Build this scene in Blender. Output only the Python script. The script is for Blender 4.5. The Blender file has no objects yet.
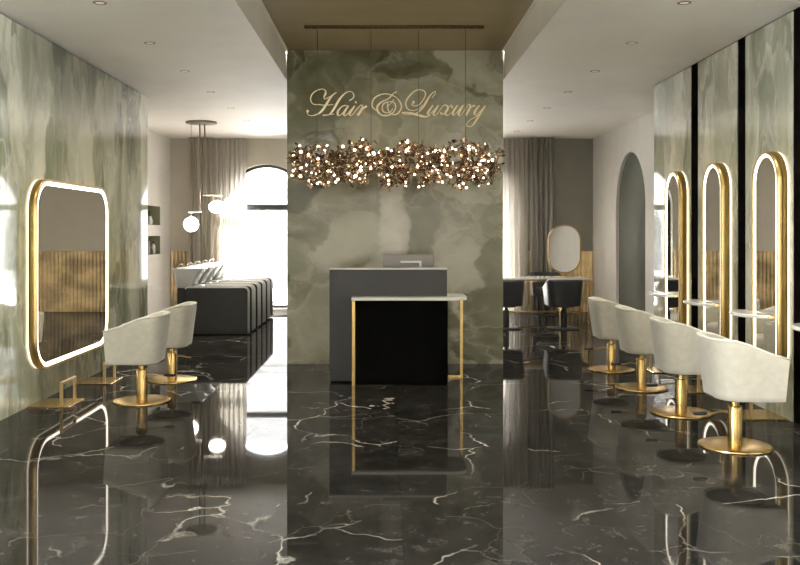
import bpy, bmesh, math, random
from mathutils import Vector, Matrix
R = math.radians
PI = math.pi
scene = bpy.context.scene
COL = scene.collection

# ------------------------------------------------------------------ camera, sky, sun, exposure
cam = bpy.data.objects.new('camera', bpy.data.cameras.new('camera'))
COL.objects.link(cam)
cam.location = (0, 0, 1.54)
cam.rotation_euler = (R(90), 0, 0)
cam.data.sensor_width = 36.0
cam.data.lens = 900.0 / 800.0 * 36.0
cam.data.shift_x = 15.0 / 800.0
cam.data.shift_y = -50.5 / 800.0
cam.data.clip_start = 0.05
scene.camera = cam

world = bpy.data.worlds.new('sky')
scene.world = world
world.use_nodes = True
bg = world.node_tree.nodes['Background']
bg.inputs[0].default_value = (0.965, 0.98, 1.0, 1)
bg.inputs[1].default_value = 24.0

def light(name, kind, loc, rot, energy, color=(1, 1, 1), parent=None, **kw):
    d = bpy.data.lights.new(name, kind)
    d.energy = energy
    d.color = color
    for k, v in kw.items():
        setattr(d, k, v)
    o = bpy.data.objects.new(name, d)
    COL.objects.link(o)
    o.location = loc
    o.rotation_euler = rot
    if parent:
        o.parent = parent
    return o

# the sun stands behind the far windows, a little to the right, and shines into the room
sun = light('sun', 'SUN', (6, 30, 20), (R(-49), 0, R(-22)), 60.0, (1.0, 0.95, 0.87), angle=R(0.6))
# portals guide the sky's own light through the window openings
WX = (-2.30, 1.70)
def portal(loc, rot, w, h):
    a = light('sky_portal', 'AREA', loc, rot, 1.0, shape='RECTANGLE', size=w, size_y=h)
    a.data.cycles.is_portal = True
for wx in WX:
    portal((wx, 17.75, 1.45), (R(-90), 0, 0), 1.7, 2.85)
for sx in (-1, 1):  # sky light through the unseen side openings added as fill
    portal((3.5 * sx, -0.48, 1.65), (0, R(90 * sx), 0), 2.6, 5.8)

scene.view_settings.view_transform = 'Standard'
scene.view_settings.look = 'None'
scene.view_settings.exposure = 0.85
scene.view_settings.gamma = 1.0
scene.view_settings.use_curve_mapping = False
scene.cycles.use_denoising = True
scene.cycles.max_bounces = 10
scene.cycles.glossy_bounces = 6
scene.cycles.diffuse_bounces = 5
scene.cycles.transmission_bounces = 6
scene.cycles.transparent_max_bounces = 8
scene.cycles.sample_clamp_indirect = 6.0

# ------------------------------------------------------------------ materials
def new_mat(name):
    m = bpy.data.materials.new(name)
    m.use_nodes = True
    nt = m.node_tree
    b = nt.nodes['Principled BSDF']
    return m, nt, b

def N(nt, t, **kw):
    n = nt.nodes.new(t)
    for k, v in kw.items():
        if k.startswith('i_'):
            key = k[2:]
            key = int(key) if key.isdigit() else key.replace('_', ' ')
            n.inputs[key].default_value = v
        else:
            setattr(n, k, v)
    return n

def ramp(nt, stops, interp='LINEAR'):
    n = nt.nodes.new('ShaderNodeValToRGB')
    cr = n.color_ramp
    cr.interpolation = interp
    while len(cr.elements) < len(stops):
        cr.elements.new(0.5)
    for e, (p, c) in zip(cr.elements, stops):
        e.position = p
        e.color = c if len(c) == 4 else (*c, 1)
    return n

def math_n(nt, op, a, b=None, c=None):
    n = nt.nodes.new('ShaderNodeMath')
    n.operation = op
    for i, v in enumerate((a, b, c)):
        if v is None:
            continue
        if isinstance(v, (int, float)):
            n.inputs[i].default_value = v
        else:
            nt.links.new(v, n.inputs[i])
    return n.outputs[0]

def mixc(nt, fac, a, b, mode='MIX'):
    n = nt.nodes.new('ShaderNodeMix')
    n.data_type = 'RGBA'
    n.blend_type = mode
    for sock, v in ((n.inputs[0], fac), (n.inputs[6], a), (n.inputs[7], b)):
        if isinstance(v, (int, float)):
            sock.default_value = v
        elif isinstance(v, tuple):
            sock.default_value = (*v, 1) if len(v) == 3 else v
        else:
            nt.links.new(v, sock)
    return n.outputs[2]

def simple(name, col, rough=0.5, metal=0.0, noise=0.0, nscale=30.0, bump=0.0, sheen=0.0, coat=0.0, ior=1.5, stretch=None):
    """Principled with a procedural mottling of the base colour and an optional bump."""
    m, nt, b = new_mat(name)
    b.inputs['Base Color'].default_value = (*col, 1)
    b.inputs['Roughness'].default_value = rough
    b.inputs['Metallic'].default_value = metal
    b.inputs['IOR'].default_value = ior
    if sheen:
        b.inputs['Sheen Weight'].default_value = sheen
        b.inputs['Sheen Roughness'].default_value = 0.35
    if coat:
        b.inputs['Coat Weight'].default_value = coat
        b.inputs['Coat Roughness'].default_value = 0.05
    if noise or bump:
        tc = N(nt, 'ShaderNodeTexCoord')
        src = tc.outputs['Object']
        if stretch:
            mp = N(nt, 'ShaderNodeMapping')
            mp.inputs['Scale'].default_value = stretch
            nt.links.new(src, mp.inputs[0])
            src = mp.outputs[0]
        n = N(nt, 'ShaderNodeTexNoise')
        n.inputs['Scale'].default_value = nscale
        n.inputs['Detail'].default_value = 5
        nt.links.new(src, n.inputs['Vector'])
        if noise:
            lo = tuple(max(0, c * (1 - noise)) for c in col)
            hi = tuple(min(1, c * (1 + noise)) for c in col)
            rp = ramp(nt, [(0.3, lo), (0.7, hi)])
            nt.links.new(n.outputs['Fac'], rp.inputs[0])
            nt.links.new(rp.outputs[0], b.inputs['Base Color'])
        if bump:
            bp = N(nt, 'ShaderNodeBump')
            bp.inputs['Strength'].default_value = bump
            bp.inputs['Distance'].default_value = 0.003
            nt.links.new(n.outputs['Fac'], bp.inputs['Height'])
            nt.links.new(bp.outputs[0], b.inputs['Normal'])
    return m

def emit(name, col, strength):
    m, nt, b = new_mat(name)
    b.inputs['Base Color'].default_value = (*col, 1)
    b.inputs['Emission Color'].default_value = (*col, 1)
    b.inputs['Emission Strength'].default_value = strength
    return m

def onyx(name, cols, scale, rough, vein_col, crack_col, ior=1.8, rg=0.58, dt=10, rot=(0, 0, 0), band=None, seed=0.0):
    """Polished onyx: warped clouds, pale and dark veins; optionally one broad pale band."""
    m, nt, b = new_mat(name)
    geo = N(nt, 'ShaderNodeNewGeometry')
    mp = N(nt, 'ShaderNodeMapping')
    mp.inputs['Location'].default_value = (seed, seed * 0.7, seed * 1.3)
    mp.inputs['Rotation'].default_value = rot
    mp.inputs['Scale'].default_value = scale
    nt.links.new(geo.outputs['Position'], mp.inputs[0])
    w = N(nt, 'ShaderNodeTexNoise')
    w.inputs['Scale'].default_value = 1.1
    w.inputs['Detail'].default_value = 4
    nt.links.new(mp.outputs[0], w.inputs['Vector'])
    sub = N(nt, 'ShaderNodeVectorMath', operation='SUBTRACT')
    nt.links.new(w.outputs['Color'], sub.inputs[0])
    sub.inputs[1].default_value = (0.5, 0.5, 0.5)
    sc = N(nt, 'ShaderNodeVectorMath', operation='SCALE')
    nt.links.new(sub.outputs[0], sc.inputs[0])
    sc.inputs['Scale'].default_value = 1.6
    add = N(nt, 'ShaderNodeVectorMath', operation='ADD')
    nt.links.new(mp.outputs[0], add.inputs[0])
    nt.links.new(sc.outputs[0], add.inputs[1])
    n1 = N(nt, 'ShaderNodeTexNoise')
    n1.inputs['Scale'].default_value = 1.0
    n1.inputs['Detail'].default_value = dt
    n1.inputs['Roughness'].default_value = rg
    nt.links.new(add.outputs[0], n1.inputs['Vector'])
    rp = ramp(nt, [(0.30, cols[0]), (0.44, cols[1]), (0.54, cols[2]), (0.68, cols[3])])
    vc = N(nt, 'ShaderNodeTexVoronoi', feature='SMOOTH_F1')
    vc.inputs['Scale'].default_value = 1.25
    vc.inputs['Smoothness'].default_value = 0.12
    nt.links.new(add.outputs[0], vc.inputs['Vector'])
    cs = N(nt, 'ShaderNodeSeparateColor')
    nt.links.new(vc.outputs['Color'], cs.inputs[0])
    body = math_n(nt, 'ADD', math_n(nt, 'MULTIPLY', n1.outputs['Fac'], 0.72), math_n(nt, 'MULTIPLY', cs.outputs[0], 0.28))
    nt.links.new(body, rp.inputs[0])
    ve = N(nt, 'ShaderNodeTexVoronoi', feature='DISTANCE_TO_EDGE')
    ve.inputs['Scale'].default_value = 1.25
    nt.links.new(add.outputs[0], ve.inputs['Vector'])
    v3 = ramp(nt, [(0.0, (1, 1, 1)), (0.014, (0.35, 0.35, 0.35)), (0.05, (0, 0, 0))])
    nt.links.new(ve.outputs['Distance'], v3.inputs[0])
    # veins: ridges of a second warped noise
    n2 = N(nt, 'ShaderNodeTexNoise')
    n2.inputs['Scale'].default_value = 0.8
    n2.inputs['Detail'].default_value = 5
    n2.inputs['Roughness'].default_value = 0.5
    off = N(nt, 'ShaderNodeVectorMath', operation='ADD')
    nt.links.new(add.outputs[0], off.inputs[0])
    off.inputs[1].default_value = (7.3, 2.1, 4.4)
    nt.links.new(off.outputs[0], n2.inputs['Vector'])
    ridge = math_n(nt, 'ABSOLUTE', math_n(nt, 'SUBTRACT', n2.outputs['Fac'], 0.5))
    v1 = ramp(nt, [(0.0, (1, 1, 1)), (0.012, (0.5, 0.5, 0.5)), (0.06, (0, 0, 0))])
    nt.links.new(ridge, v1.inputs[0])
    ridge2 = math_n(nt, 'ABSOLUTE', math_n(nt, 'SUBTRACT', n1.outputs['Fac'], 0.47))
    v2 = ramp(nt, [(0.0, (0.8, 0.8, 0.8)), (0.01, (0, 0, 0))])
    nt.links.new(ridge2, v2.inputs[0])
    c = mixc(nt, math_n(nt, 'MULTIPLY', v1.outputs[0], 0.38), rp.outputs[0], vein_col)
    c = mixc(nt, math_n(nt, 'MULTIPLY', v3.outputs[0], math_n(nt, 'MULTIPLY_ADD', n1.outputs['Fac'], 2.4, -0.85)), c, vein_col)
    c = mixc(nt, math_n(nt, 'MULTIPLY', v2.outputs[0], 0.5), c, crack_col)
    if band:
        x0, z0, slope, wid, bcol = band
        sep = N(nt, 'ShaderNodeSeparateXYZ')
        nt.links.new(geo.outputs['Position'], sep.inputs[0])
        t = math_n(nt, 'SUBTRACT', sep.outputs['Z'], z0)
        cx = math_n(nt, 'MULTIPLY_ADD', t, slope, x0)
        dx = math_n(nt, 'SUBTRACT', sep.outputs['X'], cx)
        wob = math_n(nt, 'MULTIPLY', math_n(nt, 'SUBTRACT', w.outputs['Fac'], 0.5), 0.8)
        wob2 = math_n(nt, 'MULTIPLY', math_n(nt, 'SUBTRACT', n2.outputs['Fac'], 0.5), 0.5)
        dd = math_n(nt, 'ABSOLUTE', math_n(nt, 'ADD', math_n(nt, 'ADD', dx, wob), wob2))
        br = ramp(nt, [(0.0, (0.85, 0.85, 0.85)), (wid * 0.7, (0.6, 0.6, 0.6)), (wid, (0, 0, 0))])
        nt.links.new(dd, br.inputs[0])
        low = math_n(nt, 'SMOOTHSTEP', sep.outputs['Z'], 2.5, 2.0) if False else None
        fz = N(nt, 'ShaderNodeMapRange')
        fz.inputs['From Min'].default_value = 2.5
        fz.inputs['From Max'].default_value = 1.9
        nt.links.new(sep.outputs['Z'], fz.inputs[0])
        fac = math_n(nt, 'MULTIPLY', br.outputs[0], fz.outputs[0])
        fac = math_n(nt, 'MULTIPLY', fac, math_n(nt, 'MULTIPLY_ADD', n1.outputs['Fac'], 1.1, 0.4))
        c = mixc(nt, fac, c, bcol)
    nt.links.new(c, b.inputs['Base Color'])
    b.inputs['Roughness'].default_value = rough
    b.inputs['IOR'].default_value = ior
    return m

def marble_floor():
    m, nt, b = new_mat('black_marble_tiles')
    geo = N(nt, 'ShaderNodeNewGeometry')
    sep = N(nt, 'ShaderNodeSeparateXYZ')
    nt.links.new(geo.outputs['Position'], sep.inputs[0])
    TX, TY, X0, Y0 = 1.37, 1.37, 0.09, 5.09
    u = math_n(nt, 'DIVIDE', math_n(nt, 'SUBTRACT', sep.outputs['X'], X0), TX)
    v = math_n(nt, 'DIVIDE', math_n(nt, 'SUBTRACT', sep.outputs['Y'], Y0), TY)
    iu = math_n(nt, 'FLOOR', u)
    iv = math_n(nt, 'FLOOR', v)
    fu = math_n(nt, 'SUBTRACT', u, iu)
    fv = math_n(nt, 'SUBTRACT', v, iv)
    du = math_n(nt, 'MINIMUM', fu, math_n(nt, 'SUBTRACT', 1.0, fu))
    dv = math_n(nt, 'MINIMUM', fv, math_n(nt, 'SUBTRACT', 1.0, fv))
    dj = math_n(nt, 'MULTIPLY', math_n(nt, 'MINIMUM', du, dv), TX)
    joint = math_n(nt, 'LESS_THAN', dj, 0.0025)
    cell = N(nt, 'ShaderNodeCombineXYZ')
    nt.links.new(iu, cell.inputs[0])
    nt.links.new(iv, cell.inputs[1])
    wn = N(nt, 'ShaderNodeTexWhiteNoise', noise_dimensions='3D')
    nt.links.new(cell.outputs[0], wn.inputs['Vector'])
    sc = N(nt, 'ShaderNodeVectorMath', operation='SCALE')
    nt.links.new(wn.outputs['Color'], sc.inputs[0])
    sc.inputs['Scale'].default_value = 20.0
    p = N(nt, 'ShaderNodeVectorMath', operation='ADD')
    nt.links.new(geo.outputs['Position'], p.inputs[0])
    nt.links.new(sc.outputs[0], p.inputs[1])
    # cloudy black-brown ground
    n1 = N(nt, 'ShaderNodeTexNoise')
    n1.inputs['Scale'].default_value = 4.5
    n1.inputs['Detail'].default_value = 9
    n1.inputs['Roughness'].default_value = 0.8
    n1.inputs['Distortion'].default_value = 0.15
    nt.links.new(p.outputs[0], n1.inputs['Vector'])
    base = ramp(nt, [(0.32, (0.0075, 0.0072, 0.0066)), (0.5, (0.023, 0.022, 0.0198)), (0.72, (0.066, 0.063, 0.058))])
    nt.links.new(n1.outputs['Fac'], base.inputs[0])
    # warp for the veins
    wz = N(nt, 'ShaderNodeTexNoise')
    wz.inputs['Scale'].default_value = 1.7
    wz.inputs['Detail'].default_value = 5
    nt.links.new(p.outputs[0], wz.inputs['Vector'])
    ws = N(nt, 'ShaderNodeVectorMath', operation='SCALE')
    nt.links.new(wz.outputs['Color'], ws.inputs[0])
    ws.inputs['Scale'].default_value = 0.6
    pw = N(nt, 'ShaderNodeVectorMath', operation='ADD')
    nt.links.new(p.outputs[0], pw.inputs[0])
    nt.links.new(ws.outputs[0], pw.inputs[1])
    def vein(scale, width, mscale, lo, hi):
        vo = N(nt, 'ShaderNodeTexVoronoi', feature='DISTANCE_TO_EDGE')
        vo.inputs['Scale'].default_value = scale
        nt.links.new(pw.outputs[0], vo.inputs['Vector'])
        rp = ramp(nt, [(0.0, (1, 1, 1)), (width * 0.4, (0.7, 0.7, 0.7)), (width, (0, 0, 0))])
        nt.links.new(vo.outputs['Distance'], rp.inputs[0])
        mk = N(nt, 'ShaderNodeTexNoise')
        mk.inputs['Scale'].default_value = mscale
        mk.inputs['Detail'].default_value = 3
        nt.links.new(p.outputs[0], mk.inputs['Vector'])
        mr = ramp(nt, [(lo, (0, 0, 0)), (hi, (1, 1, 1))])
        nt.links.new(mk.outputs['Fac'], mr.inputs[0])
        return math_n(nt, 'MULTIPLY', rp.outputs[0], mr.outputs[0])
    va = vein(0.8, 0.0062, 1.3, 0.44, 0.66)
    vb = vein(2.2, 0.012, 1.6, 0.46, 0.70)
    sp = N(nt, 'ShaderNodeTexVoronoi')
    sp.inputs['Scale'].default_value = 18.0
    nt.links.new(pw.outputs[0], sp.inputs['Vector'])
    spr = ramp(nt, [(0.07, (1, 1, 1)), (0.13, (0, 0, 0))])
    nt.links.new(sp.outputs['Distance'], spr.inputs[0])
    sm = ramp(nt, [(0.5, (0, 0, 0)), (0.62, (1, 1, 1))])
    nt.links.new(n1.outputs['Fac'], sm.inputs[0])
    spk = math_n(nt, 'MULTIPLY', spr.outputs[0], sm.outputs[0])
    c = mixc(nt, math_n(nt, 'MULTIPLY', spk, 0.8), base.outputs[0], (0.22, 0.20, 0.17))
    c = mixc(nt, math_n(nt, 'MULTIPLY', vb, 0.3), c, (0.36, 0.33, 0.28))
    c = mixc(nt, math_n(nt, 'MULTIPLY', va, 0.9), c, (0.72, 0.68, 0.60))
    c = mixc(nt, math_n(nt, 'MULTIPLY', joint, 0.8), c, (0.004, 0.004, 0.004))
    tone = math_n(nt, 'MULTIPLY_ADD', wn.outputs['Value'], 0.5, 0.78)
    c = mixc(nt, 1.0, c, tone, 'MULTIPLY')
    nt.nodes.remove(b)
    df = N(nt, 'ShaderNodeBsdfDiffuse')
    gl = N(nt, 'ShaderNodeBsdfGlossy')
    gl.inputs['Roughness'].default_value = 0.03
    nt.links.new(c, df.inputs[0])
    fr = N(nt, 'ShaderNodeFresnel')
    fr.inputs[0].default_value = 1.45
    mx = N(nt, 'ShaderNodeMixShader')
    nt.links.new(math_n(nt, 'MULTIPLY', fr.outputs[0], 0.62), mx.inputs[0])
    nt.links.new(df.outputs[0], mx.inputs[1])
    nt.links.new(gl.outputs[0], mx.inputs[2])
    nt.links.new(mx.outputs[0], nt.nodes['Material Output'].inputs[0])
    return m

def glass_mat():
    m, nt, b = new_mat('window_glass')
    nt.nodes.remove(b)
    out = nt.nodes['Material Output']
    tr = N(nt, 'ShaderNodeBsdfTransparent')
    gl = N(nt, 'ShaderNodeBsdfGlossy')
    gl.inputs['Roughness'].default_value = 0.02
    fr = N(nt, 'ShaderNodeFresnel')
    fr.inputs[0].default_value = 1.35
    mx = N(nt, 'ShaderNodeMixShader')
    nt.links.new(fr.outputs[0], mx.inputs[0])
    nt.links.new(tr.outputs[0], mx.inputs[1])
    nt.links.new(gl.outputs[0], mx.inputs[2])
    nt.links.new(mx.outputs[0], out.inputs[0])
    return m

def cloth(name, col, trans, see):
    """Curtain cloth: diffuse + light passing through; 'see' is the open share of a sheer weave."""
    m, nt, b = new_mat(name)
    nt.nodes.remove(b)
    out = nt.nodes['Material Output']
    tc = N(nt, 'ShaderNodeTexCoord')
    n = N(nt, 'ShaderNodeTexNoise')
    n.inputs['Scale'].default_value = 60
    nt.links.new(tc.outputs['Object'], n.inputs['Vector'])
    rp = ramp(nt, [(0.3, tuple(c * 0.93 for c in col)), (0.7, tuple(min(1, c * 1.05) for c in col))])
    nt.links.new(n.outputs['Fac'], rp.inputs[0])
    d = N(nt, 'ShaderNodeBsdfDiffuse')
    t = N(nt, 'ShaderNodeBsdfTranslucent')
    nt.links.new(rp.outputs[0], d.inputs[0])
    nt.links.new(rp.outputs[0], t.inputs[0])
    m1 = N(nt, 'ShaderNodeMixShader')
    m1.inputs[0].default_value = trans
    nt.links.new(d.outputs[0], m1.inputs[1])
    nt.links.new(t.outputs[0], m1.inputs[2])
    tp = N(nt, 'ShaderNodeBsdfTransparent')
    m2 = N(nt, 'ShaderNodeMixShader')
    m2.inputs[0].default_value = see
    nt.links.new(m1.outputs[0], m2.inputs[1])
    nt.links.new(tp.outputs[0], m2.inputs[2])
    nt.links.new(m2.outputs[0], out.inputs[0])
    return m

M = {}
M['floor'] = marble_floor()
M['onyx_side'] = onyx('sage_onyx', [(0.105, 0.118, 0.07), (0.20, 0.218, 0.14), (0.315, 0.325, 0.228), (0.58, 0.57, 0.44)],
                      (2.3, 1.9, 0.72), 0.05, (0.66, 0.66, 0.56), (0.22, 0.22, 0.15), seed=3.1)
M['onyx_right'] = onyx('pale_onyx', [(0.19, 0.205, 0.14), (0.30, 0.315, 0.225), (0.44, 0.44, 0.335), (0.66, 0.645, 0.52)],
                       (2.3, 2.1, 0.85), 0.05, (0.70, 0.69, 0.60), (0.24, 0.23, 0.16), seed=9.4)
M['onyx_feature'] = onyx('olive_onyx', [(0.085, 0.085, 0.047), (0.155, 0.155, 0.09), (0.225, 0.224, 0.145), (0.42, 0.41, 0.315)],
                         (0.85, 0.85, 1.1), 0.06, (0.52, 0.49, 0.38), (0.11, 0.085, 0.045), rot=(0, R(35), 0),
                         band=(0.05, 1.6, 0.26, 0.19, (0.66, 0.64, 0.56)), seed=1.7, ior=1.5, rg=0.5)
M['black_gap'] = simple('black_gloss_panel', (0.005, 0.004, 0.0035), 0.5, noise=0.5, nscale=6, ior=1.25)
M['white_paint'] = simple('warm_white_paint', (0.78, 0.76, 0.72), 0.7, noise=0.03, nscale=4, bump=0.05)
M['ceiling'] = simple('ceiling_paint', (0.86, 0.82, 0.765), 0.55, noise=0.03, nscale=2)
M['recess'] = simple('taupe_gold_paint', (0.36, 0.295, 0.17), 0.75, noise=0.06, nscale=2)
M['beige'] = simple('beige_paint', (0.50, 0.465, 0.39), 0.6, noise=0.03, nscale=3)
M['olive_paint'] = simple('grey_olive_paint', (0.27, 0.265, 0.225), 0.6, noise=0.04, nscale=3)
M['arch_paint'] = simple('grey_green_paint', (0.125, 0.135, 0.108), 0.85, noise=0.06, nscale=2)
M['gold'] = simple('brushed_gold', (0.62, 0.43, 0.17), 0.26, 1.0, noise=0.08, nscale=60, stretch=(1, 1, 0.05))
M['gold_frame'] = simple('antique_gold', (0.44, 0.30, 0.11), 0.34, 1.0, noise=0.06, nscale=12)
M['gold_soft'] = simple('satin_gold', (0.58, 0.42, 0.20), 0.36, 1.0, noise=0.05, nscale=20)
M['gold_sign'] = simple('polished_gold', (1.0, 0.86, 0.60), 0.3, 0.8, noise=0.05, nscale=14)
M['flute'] = simple('reflection_mottled_gold', (0.72, 0.54, 0.32), 0.45, 0.4, noise=0.5, nscale=2.2, stretch=(1, 1, 1.4))  # large dark blotches put clumpy reflections into the gold colour
M['bronze'] = simple('dark_bronze', (0.17, 0.115, 0.065), 0.3, 1.0, noise=0.4, nscale=40)
M['bronze_leaf'] = simple('rose_bronze', (0.58, 0.45, 0.32), 0.22, 1.0, noise=0.3, nscale=25)
M['bulb'] = emit('warm_bulb', (1.0, 0.80, 0.60), 6.5)
M['globe'] = emit('opal_globe', (1.0, 0.88, 0.76), 14.0)
M['led'] = emit('white_led', (1.0, 0.93, 0.80), 3.5)
M['led_back'] = emit('warm_backlight', (1.0, 0.88, 0.66), 1.0)
M['pewter'] = simple('brushed_pewter', (0.30, 0.26, 0.20), 0.4, 0.8, noise=0.08, nscale=20)
M['mirror'] = simple('mirror_silver', (0.86, 0.86, 0.84), 0.0, 1.0)
M['cream'] = simple('cream_velvet', (0.53, 0.505, 0.42), 0.85, noise=0.07, nscale=18, bump=0.15, sheen=1.0)
M['piping'] = simple('ivory_rim_light', (0.85, 0.83, 0.74), 0.6, noise=0.03, nscale=50, sheen=0.4)  # pale edge colour standing in for rim light on the cream chairs
M['under'] = simple('brown_underside', (0.08, 0.06, 0.04), 0.6, noise=0.2, nscale=20)
M['black_grip'] = simple('black_rubber', (0.015, 0.014, 0.013), 0.5, noise=0.2, nscale=40)
M['charcoal'] = simple('charcoal_leather', (0.035, 0.035, 0.037), 0.45, noise=0.2, nscale=30, bump=0.15, sheen=0.25)
M['black_leather'] = simple('black_leather', (0.016, 0.0155, 0.013), 0.4, noise=0.25, nscale=25, bump=0.1)
M['grey_piping'] = simple('grey_piping', (0.6, 0.6, 0.57), 0.5, noise=0.05, nscale=30)
M['ceramic'] = simple('white_ceramic', (0.82, 0.82, 0.80), 0.12, noise=0.02, nscale=5, coat=0.5)
M['graphite'] = simple('graphite_lacquer', (0.022, 0.022, 0.022), 0.28, 0.2, noise=0.06, nscale=3)
M['black_panel'] = simple('matt_black_panel', (0.004, 0.004, 0.0035), 0.7, noise=0.2, nscale=10, ior=1.2)
M['steel'] = simple('steel_edge', (0.55, 0.55, 0.54), 0.3, 1.0, noise=0.05, nscale=20)
M['white_stone'] = simple('white_stone', (0.74, 0.73, 0.68), 0.15, noise=0.05, nscale=5, coat=0.3)
M['mauve'] = simple('mauve_grey_plastic', (0.26, 0.235, 0.215), 0.35, noise=0.04, nscale=10)
M['screen'] = simple('dark_screen', (0.01, 0.01, 0.012), 0.08, noise=0.1, nscale=10)
M['frame_black'] = simple('black_window_frame', (0.03, 0.03, 0.03), 0.4, noise=0.1, nscale=20)
M['glass'] = glass_mat()
M['drape'] = cloth('beige_drape', (0.44, 0.405, 0.34), 0.22, 0.0)
M['drape_grey'] = cloth('grey_drape', (0.36, 0.345, 0.31), 0.25, 0.0)
M['sheer'] = cloth('sheer_voile', (0.55, 0.52, 0.465), 0.3, 0.05)
M['facade'] = simple('pale_stone_facade', (0.17, 0.169, 0.166), 0.9, noise=0.06, nscale=0.6)
M['facade_dark'] = simple('pale_grey_panes', (0.040, 0.041, 0.042), 0.5, noise=0.08, nscale=1)
M['street'] = simple('pale_paving', (0.80, 0.79, 0.76), 0.9, noise=0.06, nscale=1.5)
M['rail'] = simple('grey_railing', (0.25, 0.25, 0.26), 0.4, 0.5, noise=0.1, nscale=20)
M['leaf'] = simple('green_leaf', (0.16, 0.24, 0.07), 0.5, noise=0.3, nscale=30)
M['niche'] = simple('niche_olive', (0.20, 0.20, 0.125), 0.6, noise=0.04, nscale=3)
M['bottle_dark'] = simple('smoky_bottle', (0.06, 0.06, 0.06), 0.15, noise=0.1, nscale=20)
M['card'] = simple('cream_card', (0.72, 0.70, 0.64), 0.6, noise=0.03, nscale=20)
M['spacer'] = simple('sage_lacquer', (0.34, 0.35, 0.27), 0.4, noise=0.05, nscale=5)
M['lens'] = emit('downlight_lens', (1.0, 0.93, 0.82), 0.08)

for k in ('black_panel', 'facade', 'facade_dark', 'black_gap', 'street'):
    M[k].node_tree.nodes['Principled BSDF'].inputs['Specular IOR Level'].default_value = 0.0

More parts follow.
